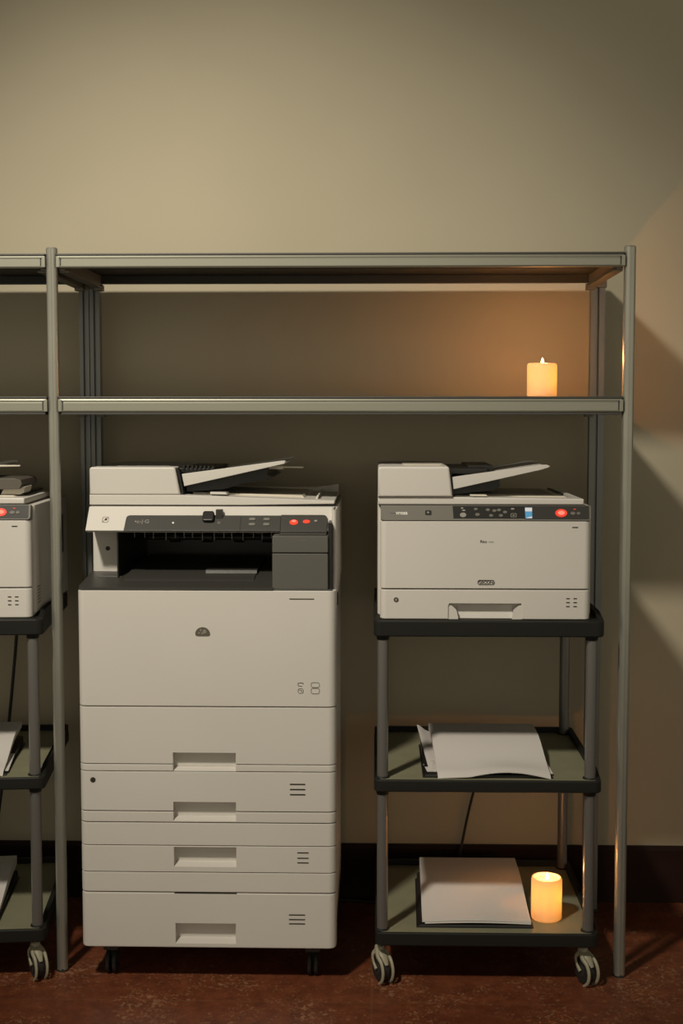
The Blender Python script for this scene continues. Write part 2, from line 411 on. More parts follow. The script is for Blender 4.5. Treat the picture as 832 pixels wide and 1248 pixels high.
# dark interior lining of the bay
b = NB()
box(b, -.579, -.576, 2.952, 3.38, .886, 1.0)
box(b, -.577, -.224, 3.33, 3.37, .886, 1.0)
box(b, -.577, -.224, 3.02, 3.36, .992, 1.0)
bl = obj('bay_lining', b, M['black'], cop)
for k in range(15):
    x = -.555+k*.0225+random.uniform(-.004, .004); b = NB(); cyl(b, (x, 3.05, .9935), (x, 3.052, .978-random.uniform(0, .008)), .0013, n=8)
    obj('paper_guide', b, M['inkgrey'], bl)
b = NB(); cyl(b, (-.57, 3.30, .955), (-.23, 3.30, .955), .006)
for x in (-.50, -.42, -.34, -.27): cyl(b, (x-.012, 3.30, .955), (x+.012, 3.30, .955), .012)
obj('rollers', b, M['dark'], bl)
# right service door
b = NB(); box(b, -.2245, -.1035, 2.868, 3.37, .8815, .9595, .0022); rd = obj('service_door', b, M['grey'], cop)
b = NB(); box(b, -.2245, -.1035, 2.870, 3.37, .9615, .9975, .0018); obj('door_upper_panel', b, M['grey'], rd)
b = NB(); box(b, -.1035, -.0955, 2.878, 3.37, .8815, 1.026, .001); obj('door_edge', b, M['black'], rd)
b = NB(); text(b, '- -- -', .006, FM(-.155, 2.8695, .989)); obj('door_mark', b, M['inkgrey'], rd)
b = NB(); box(b, -.236, -.094, 2.863, 2.90, .8790, .8822, .001); obj('door_sill', b, M['charcoal'], rd)
# scanner housing with slanted face
b = NB()
SP = [(2.928, 1.004), (2.932, 1.000), (3.02, .9985), (CB, .9985), (CB, 1.0545), (2.976, 1.0545), (2.972, 1.0525)]
prism(b, SP, -.6445, -.0865, 'x', bev=.0015); sh = obj('scanner_housing', b, M['cream'], cop)
TL = math.atan2(.044, .0485)                       # lean of the face
def SF(x, s, out=0.):                               # s metres up the slanted face
    o = Vector((x, 2.928, 1.004))+Vector((0, math.sin(TL), math.cos(TL)))*s+Vector((0, -math.cos(TL), math.sin(TL)))*out
    return Matrix.Translation(o) @ Matrix.Rotation(PI/2-TL, 4, 'X')
b = NB(); mx = SF(-.603, .030)
ring(b, rrect(-.007, .007, -.008, .008, .003, 4), rrect(-.0062, .0062, -.0072, .0072, .0022, 4), 0, .0005, mx)
prism(b, oval(.001, .001, .0028, .0034), 0, .0006, 'z', mx=mx); tube(b, [mx @ Vector(p) for p in ((-.006, -.006, .0004), (-.001, .0, .0004), (.005, .006, .0004))], .0005, 6)
obj('card_icon', b, M['brass'], sh)
# control panel
b = NB(); mx = SF(-.384, 0)
prism(b, [(-.1745, -.0030)]+[(-.1725, .034), (-.1700, .0385), (-.165, .0405)]+[(.1730, .0405), (.1730, -.0030)], .0, .004, 'z', bev=.0012, mx=mx)
cp = obj('control_panel', b, M['charcoal'], cop, 25)
b = NB(); prism(b, rrect(-.2105, -.1075, -.0075, .0405, .010, 6, (0, 0, 1, 0)), -.002, .0065, 'z', bev=.0012, mx=SF(0, 0)); box(b, -.2105, -.1075, 2.890, 2.935, .9975, 1.0015, .001)
rp = obj('light_panel', b, M['charcoal'], cp, 25)
def dial(rx, ry, x, s, m, name, par, o=.0065, h=.0012):
    b = NB(); prism(b, oval(0, 0, rx, ry), 0, h, 'z', mx=SF(x, s, o)); return obj(name, b, m, par)
dial(.0095, .0072, -.1815, .0185, M['red'], 'red_button', rp)
dial(.0050, .0028, -.1815, .0215, M['redhot'], 'button_light', rp, .0078, .0004)
dial(.0080, .0048, -.1535, .0205, M['red'], 'red_button', rp)
dial(.0034, .0024, -.1330, .0225, M['inkgrey'], 'small_light', rp)
for x in (-.2745, -.2425):
    for s in (.029, .0145):
        b = NB(); prism(b, rrect(-.0072, .0072, -.0036, .0036, .0032, 4), 0, .0016, 'z', mx=SF(x, s, .004)); k = obj('button', b, M['strip'], cp)
        b = NB(); text(b, 'oo', .006, SF(x, s, .0057)); obj('button_mark', b, M['inkgrey'], k)
b = NB(); prism(b, [(-.0004, -.002), (.0004, -.002), (.0004, .036), (-.0004, .036)], 0, .0005, 'z', mx=SF(-.300, 0, .004)); obj('panel_line', b, M['black'], cp)
b = NB(); text(b, '•c-|·G', .014, SF(-.520, .022, .004)); obj('panel_marks', b, M['inkgrey'], cp)
dial(.0022, .0026, -.4500, .0180, M['white'], 'white_lamp', cp, .004)
b = NB(); prism(b, rrect(-.013, .013, -.011, .016, .006, 5), -.002, .010, 'z', bev=.003, mx=SF(-.372, .030, .004)); kn = obj('knob', b, M['black'], cp, 40)
b = NB(); box(b, -.3560, -.3405, 2.945, 2.958, 1.020, 1.050, .0015); obj('card_slot', b, M['dark'], cp)
b = NB(); text(b, '□', .008, SF(-.348, .018, .005)); text(b, 'o', .008, SF(-.348, .018, .0052)); obj('slot_mark', b, M['inkgrey'], cp)
# dark gasket between housing and lid
b = NB(); box(b, -.640, -.0925, 2.986, CB-.02, 1.0545, 1.060); obj('gasket', b, M['black'], cop)
# lid + document feeder
b = NB()
t = NB(); prism(t, [(-.6455, 1.0575), (-.6455, 1.0800), (-.440, 1.0800), (-.0925, 1.0680), (-.0925, 1.0625), (-.094, 1.0605), (-.30, 1.0575)], 2.980, 3.365, 'y', bev=.0022); merge(b, t)
lid = obj('scanner_lid', b, M['cream'], cop, 30)
b = NB(); prism(b, [(-.640, 1.079), (-.0925, 1.0665), (-.0925, 1.0885), (-.150, 1.080), (-.640, 1.082)], 3.325, 3.366, 'y', bev=.002); obj('lid_back_ridge', b, M['cream'], lid)
b = NB(); prism(b, [(-.420, 1.078), (-.420, 1.0835), (-.168, 1.0760), (-.160, 1.0685)], 3.04, 3.32, 'y', bev=.002); obj('paper_catch_plate', b, M['cream_in'], lid)
b = NB(); prism(b, [(-.138, 1.068), (-.1335, 1.0775), (-.130, 1.0775), (-.1325, 1.068)], 3.02, 3.30, 'y', bev=.0006); obj('stop_ridge', b, M['cream'], lid)
b = NB()
prism(b, [(-.6455, 1.0805), (-.6455, 1.1365), (-.6440, 1.1405), (-.640, 1.1425), (-.4560, 1.1425), (-.4520, 1.1405), (-.4505, 1.1365), (-.4405, 1.0805)], 2.982, 3.365, 'y', bev=.0040, seg=3)
fd = obj('document_feeder', b, M['cream'], cop, 40)
b = NB(); prism(b, rrect(-.60, -.47, 3.05, 3.30, .01, 4), 1.142, 1.1436, 'z', bev=.0006); obj('feeder_cover', b, M['cream'], fd)
b = NB(); prism(b, [(-.4485, 1.1370), (-.4380, 1.083), (-.4340, 1.083), (-.4445, 1.1370)], 2.992, 3.36, 'y'); obj('feeder_mouth', b, M['black'], fd)
b = NB(); box(b, -.449, -.372, 3.03, 3.34, 1.128, 1.1385, .0015)
for k in range(8): box(b, -.44+k*.0095, -.4355+k*.0095, 3.025, 3.05, 1.136, 1.1445-.0002*k, .0006)
obj('paper_intake', b, M['black'], fd)
b = NB()
prism(b, [(-.4385, 1.1265), (-.2100, 1.1570), (-.2035, 1.1568), (-.2060, 1.1500), (-.4330, 1.0990)], 2.995, 3.012, 'y', bev=.0012)
prism(b, [(-.4385, 1.1180), (-.2100, 1.1520), (-.2035, 1.1540), (-.2060, 1.1500), (-.4330, 1.1080)], 3.010, 3.30, 'y', bev=.0008)
prism(b, [(-.3700, 1.1330), (-.2100, 1.1560), (-.2035, 1.1568), (-.2060, 1.1500), (-.3700, 1.1200)], 3.29, 3.305, 'y', bev=.0008)
it = obj('input_tray', b, M['cream'], fd, 30)
b = NB(); prism(b, [(-.4330, 1.1075), (-.248, 1.1385), (-.248, 1.124), (-.236, 1.117), (-.262, 1.109), (-.300, 1.104), (-.345, 1.091), (-.4330, 1.084)], 3.03, 3.33, 'y', bev=.001); obj('tray_support', b, M['black'], it)
b = NB(); cyl(b, (-.255, 3.10, 1.139), (-.169, 3.10, 1.1385), .0022, n=12); box(b, -.262, -.215, 3.085, 3.13, 1.134, 1.142, .001); obj('paper_stop', b, M['cream_in'], it)
b = NB(); prism(b, [(-.375, 1.081), (-.375, 1.0855), (-.340, 1.0848), (-.336, 1.080)], 3.0, 3.06, 'y', bev=.0006); obj('exit_flap', b, M['cream'], fd)
# casters
for (x, y) in ((-.595, 2.925), (-.140, 2.925), (-.595, 3.33), (-.140, 3.33)):
    b = NB(); cyl(b, (x-.012, y, .027), (x-.003, y, .027), .027, bev=.003); cyl(b, (x+.003, y, .027), (x+.012, y, .027), .027, bev=.003); cyl(b, (x-.012, y, .027), (x+.012, y, .027), .006)
    w = obj('caster', b, M['rubber'], cop)
    b = NB(); box(b, x-.018, x+.018, y-.020, y+.020, .055, .0835, .006); cyl(b, (x, y, .03), (x, y, .06), .0025+.002); obj('caster_housing', b, M['dark'], w)
    b = NB(); cyl(b, (x+.0120, y, .027), (x+.0135, y, .027), .006); obj('hub_cap', b, M['dark'], w)

# ------------------------------------------------------------------ desktop printer (prototype in world coordinates on the right cart)
def make_printer(label):
    pr = thing('printer', label, 'printer', (.237, 3.07, .815), None)
    F = 2.875; X0, X1 = .0095, .4645
    def pslab(b, z0, z1, bev=.0018, y0=F, r=.014, c=None):
        prism(b, rrect(X0, X1, y0, y0+.05, r, 6, (1, 1, 0, 0)), z0, z1, 'z', bev=bev)
    b = NB(); prism(b, rrect(.004, .469, F+.022, 3.306, .012, 4), .822, 1.062, 'z', bev=.003); body = obj('body', b, M['cream'], pr, 30)
    b = NB()                                       # side grille low on the right flank, handle pocket
    for i in range(3):
        for j in range(6): box(b, .4685, .4698, 2.915+i*.012, 2.923+i*.012, .842+j*.007, .8455+j*.007)
    obj('side_vents', b, M['inkgrey'], body)
    b = NB(); prism(b, rrect(3.165, 3.235, .925, 1.018, .006, 4), .4685, .4700, 'x'); obj('hand_grip', b, M['dark'], body)
    b = NB(); box(b, X0+.004, X1-.004, F+.027, F+.04, .824, 1.06); obj('seam_backing', b, M['seam'], pr)
    # lower tray
    s = NB(); pslab(s, .8165, .8810, .003)
    c = NB(); prism(c, [(.160, .8515), (.157, .8455), (.157, .80), (.318, .80), (.318, .8455), (.315, .8515)], F-.02, F+.026, 'y')
    s = cutbm(s, [c]); tr = obj('paper_drawer', s, M['cream'], pr, 30)
    b = NB(); prism(b, [(F+.014, .8165), (F+.024, .8165), (F+.026, .8475), (F+.022, .8475)], .1785, .2985, 'x', bev=.0008)
    prism(b, [(.157, .8165), (.180, .8165), (.176, .836), (.166, .8460), (.157, .8480)], F+.003, F+.024, 'y'); prism(b, [(.318, .8165), (.2965, .8165), (.300, .836), (.310, .8460), (.318, .8480)], F+.003, F+.024, 'y')
    obj('drawer_handle', b, M['cream'], tr)
    b = NB(); cyl(b, (.0445, F-.001, .8590), (.0445, F+.002, .8590), .0052); lk = obj('lock', b, M['brass'], tr)
    b = NB(); prism(b, oval(.0445, .859, .0022, .0028), F-.0014, F, 'y'); obj('keyhole', b, M['inkgrey'], lk)
    b = NB()
    for i in range(2):
        for j in range(3): prism(b, rrect(.4125+i*.0155, .4205+i*.0155, .8612-j*.0086, .8636-j*.0086, .001, 2), F-.0005, F+.001, 'y')
    obj('vent_slots', b, M['ink'], tr)
    # front cover
    b = NB(); pslab(b, .8835, 1.0305, .0022); fc = obj('front_cover', b, M['cream'], pr, 30)
    b = NB(); ring(b, rrect(.2205, .2575, .8920, .9028, .0050, 6), rrect(.2217, .2563, .8932, .9016, .0040, 6), -.0005, .0010, FM(0, F, 0)); bd = obj('badge', b, M['ink'], fc)
    b = NB(); text(b, 'GSCON', .0092, FM(.239, F-.0004, .8974), .0003, .0002); obj('badge_lettering', b, M['ink'], bd)
    b = NB(); text(b, 'Rico', .0082, FM(.2330, F-.0002, .9860), .0003, .00015); obj('model_text', b, M['ink'], fc)
    b = NB(); text(b, 'ınıaı', .0070, FM(.2495, F-.0002, .9860), .0003); obj('model_text_faint', b, M['inkgrey'], fc)
    b = NB(); prism(b, rrect(.4235, .4365, 1.0160, 1.0185, .001, 2), F-.0004, F+.001, 'y'); obj('cover_mark', b, M['ink'], fc)
    # control strip, leaning back slightly
    tl = math.radians(14)
    def PF(x, s, out=0.): return Matrix.Translation(Vector((x, F-.001, 1.0320))+Vector((0, math.sin(tl), math.cos(tl)))*s+Vector((0, -math.cos(tl), math.sin(tl)))*out) @ Matrix.Rotation(PI/2-tl, 4, 'X')
    b = NB(); prism(b, [(.0105, .006), (.0125, .002), (.017, .0), (.4575, .0), (.4625, .002), (.4645, .006), (.4645, .0335), (.0105, .0335)], -.03, .0, 'z', bev=.0010, mx=PF(0, 0)); cs = obj('control_strip', b, M['strip'], pr, 25)
    b = NB(); prism(b, [(.168, .0045), (.3215, .0045), (.3215, .032), (.166, .032)], 0, .0006, 'z', mx=PF(0, 0)); kp = obj('keypad_panel', b, M['black'], cs)
    b = NB(); prism(b, rrect(.3215, .4600, .003, .0325, .003, 3, (0, 1, 0, 0)), 0, .0005, 'z', mx=PF(0, 0)); dp = obj('dark_panel', b, M['dark'], cs)
    def key(x, s, rx, ry, m, name='button', par=kp, o=.0006, h=.0012):
        b = NB(); prism(b, oval(0, 0, rx, ry, 16), 0, h, 'z', mx=PF(x, s, o)); return obj(name, b, m, par)
    key(.1885, .0120, .0068, .0052, M['inkgrey']); key(.1865, .0270, .0030, .0016, M['inkgrey']); key(.1900, .0222, .0038, .0018, M['inkgrey'])
    key(.2160, .0250, .0042, .0026, M['strip']); key(.2195, .0130, .0050, .0032, M['strip'])
    for (x, s) in ((.2420, .0235), (.2490, .0110), (.2560, .0215), (.2660, .0230), (.2700, .0110), (.2790, .0185)): key(x, s, .0044, .0030, M['strip'])
    key(.2955, .0255, .0040, .0018, M['inkgrey'])
    b = NB(); ring(b, rrect(-.0062, .0062, -.0042, .0042, .0014, 3), rrect(-.0052, .0052, -.0032, .0032, .001, 3), 0, .0008, PF(.2975, .0115, .0006)); prism(b, rrect(-.0025, .0025, -.0010, .0010, .0008, 2), 0, .0008, 'z', mx=PF(.2975, .0115, .0006)); obj('screen_icon', b, M['inkgrey'], kp)
    b = NB(); prism(b, [(-.0065, -.0125), (.0080, -.0125), (.0080, .0115), (-.0075, .0115)], 0, .0008, 'z', mx=PF(.3295, .0170, .0005)); sc = obj('display', b, M['screen_blue'], dp)
    b = NB(); prism(b, [(-.0070, .0030), (.0078, .0030), (.0078, .0110), (-.0073, .0110)], 0, .0004, 'z', mx=PF(.3295, .0170, .0013)); prism(b, [(-.0060, -.0120), (.0076, -.0120), (.0076, -.0080), (.0000, -.0095)], 0, .0004, 'z', mx=PF(.3295, .0170, .0013)); obj('display_picture', b, M['screen_white'], sc)
    key(.4000, .0165, .0130, .0088, M['red'], 'red_button', dp, .0005); key(.4000, .0170, .0075, .0045, M['redhot'], 'button_light', dp, .0017, .0004)
    key(.4290, .0250, .0030, .0008, M['red'], 'small_light', dp, .0005, .0005); key(.4250, .0160, .0055, .0035, M['strip'], 'button', dp, .0005); key(.4370, .0160, .0040, .0030, M['strip'], 'button', dp, .0005)
    b = NB(); text(b, '—', .014, PF(.0380, .0165, .0)); obj('strip_dash', b, M['dark'], cs)
    b = NB(); text(b, 'vrosa', .0115, PF(.0560, .0165, .0), .0003, .0003); obj('strip_lettering', b, M['white'], cs)
    b = NB(); prism(b, rrect(-.0068, .0068, -.0052, .0052, .0025, 4), 0, .0008, 'z', mx=PF(.1135, .0170)); k = obj('strip_icon', b, M['black'], cs); key(.1130, .0175, .0022, .0022, M['inkgrey'], 'icon_dot', k, .0008, .0003)
    # lid and feeder
    b = NB(); prism(b, [(.0045, 1.0655), (.0045, 1.0820), (.166, 1.0820), (.4470, 1.0785), (.4500, 1.0770), (.4500, 1.0675), (.448, 1.0655)], 2.885, 3.255, 'y', bev=.0030, seg=3); ld = obj('scanner_lid', b, M['cream'], pr, 40)
    b = NB(); prism(b, [(.170, 1.0800), (.175, 1.0840), (.4150, 1.0815), (.4230, 1.0780)], 2.93, 3.235, 'y', bev=.0015); pl = obj('paper_catch_plate', b, M['cream_in'], ld)
    b = NB(); prism(b, [(.190, 1.0835), (.190, 1.0848), (.3950, 1.0828), (.3950, 1.0815)], 2.975, 3.215, 'y'); obj('catch_inlay', b, M['strip'], pl)
    b = NB(); prism(b, [(.4130, 1.0790), (.4130, 1.0850), (.4240, 1.0835), (.4260, 1.0785)], 3.02, 3.22, 'y', bev=.0012); obj('catch_slot', b, M['black'], pl)
    b = NB(); box(b, .008, .446, 2.892, 3.25, 1.0600, 1.0660); obj('gasket', b, M['seam'], pr)
    b = NB(); prism(b, [(.0045, 1.0825), (.0045, 1.1425), (.0060, 1.1465), (.0100, 1.1485), (.1530, 1.1485), (.1575, 1.1465), (.1590, 1.1425), (.1660, 1.0825)], 2.878, 3.245, 'y', bev=.0050, seg=3); fd = obj('document_feeder', b, M['cream'], pr, 40)
    b = NB(); prism(b, rrect(.06, .15, 2.95, 3.18, .01, 4), 1.148, 1.1505, 'z', bev=.001); obj('feeder_cover', b, M['cream_in'], fd)
    b = NB(); prism(b, [(.1590, 1.1430), (.1655, 1.084), (.1690, 1.084), (.1630, 1.1430)], 2.888, 3.24, 'y'); obj('feeder_mouth', b, M['black'], fd)
    b = NB(); box(b, .158, .245, 2.94, 3.22, 1.1300, 1.1420, .0015); box(b, .205, .262, 2.98, 3.20, 1.1380, 1.1475, .0015); obj('paper_intake', b, M['black'], fd)
    b = NB()
    prism(b, [(.1655, 1.1250), (.3550, 1.1515), (.3700, 1.1520), (.3770, 1.1490), (.3720, 1.1455), (.3550, 1.1405), (.1680, 1.0985)], 2.890, 2.906, 'y', bev=.0012)
    prism(b, [(.1655, 1.1160), (.3550, 1.1470), (.3720, 1.1490), (.3720, 1.1455), (.3550, 1.1405), (.1680, 1.1060)], 2.905, 3.19, 'y', bev=.0008)
    prism(b, [(.2600, 1.1340), (.3550, 1.1515), (.3700, 1.1520), (.3770, 1.1490), (.3720, 1.1455), (.2600, 1.1250)], 3.18, 3.195, 'y', bev=.0008)
    it = obj('input_tray', b, M['cream'], fd, 30)
    b = NB(); prism(b, [(.1680, 1.1050), (.2700, 1.1230), (.2710, 1.1050), (.2600, 1.0950), (.1680, 1.0850)], 2.92, 3.20, 'y', bev=.001); obj('tray_support', b, M['black'], it)
    b = NB(); prism(b, [(.205, 1.0835), (.205, 1.0870), (.240, 1.0865), (.243, 1.083)], 2.895, 2.93, 'y', bev=.0006); obj('exit_flap', b, M['cream_in'], fd)
    for x in (.04, .43):
        for y in (2.92, 3.23):
            b = NB(); cyl(b, (x, y, .8157), (x, y, .8230), .010); obj('rubber_foot', b, M['rubber'], pr)
    return pr

# ------------------------------------------------------------------ wheeled cart (prototype)
def make_cart(label):
    ct = thing('utility_cart', label, 'cart', (.245, 3.085, 0), None)
    tiers = ((.8150, .0350, -.0040, .4950), (.4640, .0270, -.0030, .4935), (.1215, .0300, .0, .4900))
    y0, y1 = 2.860, 3.315
    for (zt, th, x0, x1) in tiers:
        s = NB(); prism(s, rrect(x0, x1, y0, y1, .016, 6), zt-th, zt, 'z', bev=.0035, seg=3); tr = obj('tier', s, M['rim'], ct, 30)
        # raised lip at sides and back
        b = NB(); w = .012; h = .014; c = .012
        o_ = [(x0+.001, y0+.020), (x0+.001, y1-.016)]; 
        outer = [(x0+.001, y0+.012), (x0+.001, y0+.070)]+[p for p in rrect(x0+.001, x1-.001, y0, y1-.001, .015, 6)][14:28][::-1]+[(x1-.001, y0+.070), (x1-.001, y0+.012)]
        inner = [(x1-.001-w, y0+.012), (x1-.001-w, y0+.070)]+[p for p in rrect(x0+.001+w, x1-.001-w, y0, y1-.001-w, .006, 6)][14:28]+[(x0+.001+w, y0+.070), (x0+.001+w, y0+.012)]
        prism(b, outer+inner, zt-.003, zt+h, 'z', bev=.0012)
        for v in b.verts:
            if v.co.z > zt+.004 and v.co.y < y0+.05: v.co.z -= h-.0015
        obj('tier_lip', b, M['rim'], tr, 30)
        b = NB(); prism(b, rrect(x0+w, x1-w, y0+.006, y1-w, .006, 4), zt-.002, zt+.0006, 'z'); obj('tier_surface', b, M['rim'] if zt > .8 else M['tray'], tr)
    r = .0122
    for (x, y) in ((.016, 2.8825), (.4700, 2.8825), (.016, 3.292), (.4700, 3.292)):
        b = NB()
        for (za, zb) in ((.1220, .4370), (.4645, .7800)): cyl(b, (x, y, za), (x, y, zb), r, n=28)
        p = obj('post', b, M['post'], ct, 40)
        for z, hh, ra, rb in ((.7705, .0105, .0130, .0150), (.4270, .0105, .0130, .0150), (.1225, .003, .0160, .0145), (.4650, .003, .0160, .0145)):
            b = NB(); cyl(b, (x, y, z), (x, y, z+hh), ra, rb, n=28); obj('collar', b, M['rim'], p)
    for (x, y, az) in ((.010, 2.897, -62), (.4620, 2.897, -62), (.025, 3.265, 20), (.4400, 3.265, 10)):
        A = Matrix.Translation((x, y, 0)) @ Matrix.Rotation(math.radians(az), 4, 'Z')
        # local: rolling direction +x, axle along y; axle behind the stem
        ax, az_ = .008, .0290
        b = NB(); t = NB(); cyl(t, (ax, -.0095, az_), (ax, .0095, az_), .0285, n=36, bev=.004); merge(b, t, A); wh = obj('wheel', b, M['rubber'], ct, 40)
        b = NB(); t = NB(); cyl(t, (ax, -.0105, az_), (ax, .0105, az_), .013, n=24, bev=.001); merge(b, t, A); obj('hub_cap', b, M['dark'], wh)
        b = NB(); t = NB()
        cyl(t, (0, 0, .066), (0, 0, .0795), .0125, .010, n=20, bev=.002)
        cyl(t, (0, 0, .079), (0, 0, .0925), .006, n=16)
        for sy in (-1, 1):
            o1 = []
            for a in (75, 40, 5, -30, -65):
                o1.append((ax+.0325*math.cos(math.radians(a)), sy*.0125, az_+.0325*math.sin(math.radians(a))))
            tube(t, [(0, sy*.006, .070)]+o1, [.007, .0058, .0048, .0044, .004, .0032], 10, ((0, 1, 0), .75))
            tube(t, [(0, sy*.006, .070), (-.008, sy*.0125, .058), (-.004, sy*.0130, .042), (ax, sy*.0125, az_)], [.006, .0046, .004, .0055], 10, ((0, 1, 0), .6))
        tube(t, [(.004, 0, .070), (.020, 0, .062), (.0355, 0, .045)], [.010, .009, .004], 12, ((0, 0, 1), .45))
        merge(b, t, A); obj('caster_fork', b, M['caster'], ct, 60)
    return ct

# ------------------------------------------------------------------ papers on a cart tier (prototypes, right cart coordinates)
def sheet_block(name, x0b, x1b, x0f, x1f, yb, yf, zf, top, bot, m, parent=None, nx=24, ny=18):
    """bundle of sheets: top(u,v) and bot(u,v) heights, u across, v front(0) to back(1)"""
    b = NB(); T = []; B = []
    for j in range(ny+1):
        v = j/ny; rt = []; rb = []
        for i in range(nx+1):
            u = i/nx; x = (x0f+(x1f-x0f)*u)*(1-v)+(x0b+(x1b-x0b)*u)*v; y = yf+(yb-yf)*v
            rt.append(b.verts.new((x, y, zf+top(u, v)))); rb.append(b.verts.new((x, y, zf+bot(u, v))))
        T.append(rt); B.append(rb)
    for j in range(ny):
        for i in range(nx):
            b.faces.new((T[j][i], T[j][i+1], T[j+1][i+1], T[j+1][i])); b.faces.new((B[j][i], B[j+1][i], B[j+1][i+1], B[j][i+1]))
    for j in range(ny):
        b.faces.new((T[j][0], T[j+1][0], B[j+1][0], B[j][0])); b.faces.new((T[j][nx], B[j][nx], B[j+1][nx], T[j+1][nx]))
    for i in range(nx):
        b.faces.new((T[0][i], B[0][i], B[0][i+1], T[0][i+1])); b.faces.new((T[ny][i], T[ny][i+1], B[ny][i+1], B[ny][i]))
    o = obj(name, b, m, parent, 40); return o
def ss(a, b, t): t = max(0, min(1, (t-a)/(b-a))); return t*t*(3-2*t)
def folder(x0b, x1b, x0f, x1f, yb, yf, z, h0, h1, label, group=None):
    global ORG
    f = thing('document_folder', label, 'folder', ((x0f+x1f)/2, (yb+yf)/2, z), group)
    b = NB()
    t = NB(); V = [t.verts.new(p) for p in ((x0f, yf, z), (x1f, yf, z), (x1b, yb, z), (x0b, yb, z), (x0f, yf, z+.003), (x1f, yf, z+.003), (x1b, yb, z+.003), (x0b, yb, z+.003))]
    for q in ((0, 1, 2, 3), (4, 5, 6, 7), (0, 1, 5, 4), (1, 2, 6, 5), (2, 3, 7, 6), (3, 0, 4, 7)): t.faces.new([V[k] for k in q])
    bmesh.ops.recalc_face_normals(t, faces=t.faces); bmesh.ops.bevel(t, geom=t.edges[:], offset=.001, segments=1, affect='EDGES'); merge(b, t)
    obj('back_cover', b, M['folder'], f)
    b = NB()                                       # wedge shaped pocket holding the papers up at the back
    t = NB(); e = .004
    V = [t.verts.new(p) for p in ((x0f+e, yf+.006, z+.003), (x1f-e, yf+.006, z+.003), (x1b-e, yb-.004, z+.003), (x0b+e, yb-.004, z+.003), (x0f+e, yf+.006, z+h0), (x1f-e, yf+.006, z+h0), (x1b-e, yb-.004, z+h1), (x0b+e, yb-.004, z+h1))]
    for q in ((0, 1, 2, 3), (4, 5, 6, 7), (0, 1, 5, 4), (1, 2, 6, 5), (2, 3, 7, 6), (3, 0, 4, 7)): t.faces.new([V[k] for k in q])
    bmesh.ops.recalc_face_normals(t, faces=t.faces); bmesh.ops.bevel(t, geom=t.edges[:], offset=.0015, segments=2, affect='EDGES'); merge(b, t)
    obj('pocket', b, M['folder'], f)
    b = NB(); cyl(b, (x0f+.006, yf+.002, z+.0045), (x1f-.006, yf+.002, z+.0045), .0022, n=10); obj('spine_edge', b, M['dark'], f)
    return f
def scribble(parent, pts, n=7):
    b = NB(); rnd = random.Random(7)
    for (x, y, z, w) in pts:
        P = [(x+w*k/5, y+rnd.uniform(-.0035, .0035), z) for k in range(6)]; tube(b, P, .00035, 5, res=3)
    obj('handwriting', b, M['inkgrey'], parent)

def middle_papers(L):
    z = .4648
    f = folder(.104, .388, .104, .390, 3.165, 2.878, z, .004, .022, L[0], 'black folders on the carts')
    global ORG
    def whole(*a): 
        o = sheet_block(*a); return o
    ORG = Vector((.24, 3.0, z))
    st = whole('paper_stack', .128, .3785, .137, .3835, 3.175, 2.8695, z,
        lambda u, v: .0105+.036*ss(0, .75, v)+.006*v+.0105*math.sin(PI*max(0, (u-.28)/.72))*(1-ss(0, .30, v))-.008*(1-ss(0, .06, v))*(1-.5*math.sin(PI*u)),
        lambda u, v: .0085+.030*ss(0, .75, v)+.0105*math.sin(PI*max(0, (u-.28)/.72))*(1-ss(0, .30, v))-.008*(1-ss(0, .06, v))*(1-.5*math.sin(PI*u)), M['paper'])
    tag(st, L[1], 'paper')
    ORG = Vector((.12, 3.02, z))
    s1 = whole('loose_sheet', .100, .30, .1195, .30, 3.185, 2.912, z, lambda u, v: .0068+.024*v+.016*v*(1-ss(.0, .14, u)), lambda u, v: .0062+.024*v+.016*v*(1-ss(.0, .14, u)), M['paper'], None, 30, 12)
    tag(s1, L[2], 'paper')
    scribble(s1, [(.1235, 2.925+k*.011, z+.0083+.0013*k, .011) for k in range(5)])
    ORG = Vector((.12, 2.93, z))
    s2 = whole('loose_sheet', .108, .26, .115, .26, 2.960, 2.908, z, lambda u, v: .0058+.003*v, lambda u, v: .0054+.003*v, M['paper'], None, 4, 4)
    tag(s2, L[3], 'paper')
    scribble(s2, [(.121, 2.914+k*.008, z+.0064+.0006*k, .010) for k in range(3)])
    ORG = Vector((.35, 2.95, z))
    s3 = whole('loose_sheet', .30, .386, .30, .3915, 3.02, 2.896, z, lambda u, v: .0062+.007*v, lambda u, v: .0056+.007*v, M['paper'], None, 4, 6)
    tag(s3, L[4], 'paper')
    return [f, st, s1, s2, s3]
def bottom_papers(L):
    z = .1222
    f = folder(.098, .352, .092, .352, 3.20, 2.890, z, .008, .020, L[0], 'black folders on the carts')
    global ORG
    ORG = Vector((.24, 3.0, z))
    st = sheet_block('paper_stack', .109, .3430, .105, .3470, 3.215, 2.896, z,
        lambda u, v: .0145+.004*math.sin(PI*u)*(1-ss(0, .5, v))+.030*ss(.0, .8, v)+.006*v,
        lambda u, v: .0105+.004*math.sin(PI*u)*(1-ss(0, .5, v))+.018*ss(.1, .9, v), M['paper'])
    tag(st, L[1], 'paper')
    ORG = Vector((.24, 2.95, z))
    s1 = sheet_block('loose_sheet', .115, .340, .111, .3465, 3.10, 2.8905, z, lambda u, v: .0098+.0030*math.sin(PI*u)*(1-v)+.008*v, lambda u, v: .0090+.0030*math.sin(PI*u)*(1-v)+.008*v, M['paper_edge'])
    tag(s1, L[2], 'paper')
    return [f, st, s1]

def copy_tree(o, parent=None):
    kids = list(o.children)
    c = o.copy(); COL.objects.link(c); c.parent = parent
    for k in kids: copy_tree(k, c)
    return c
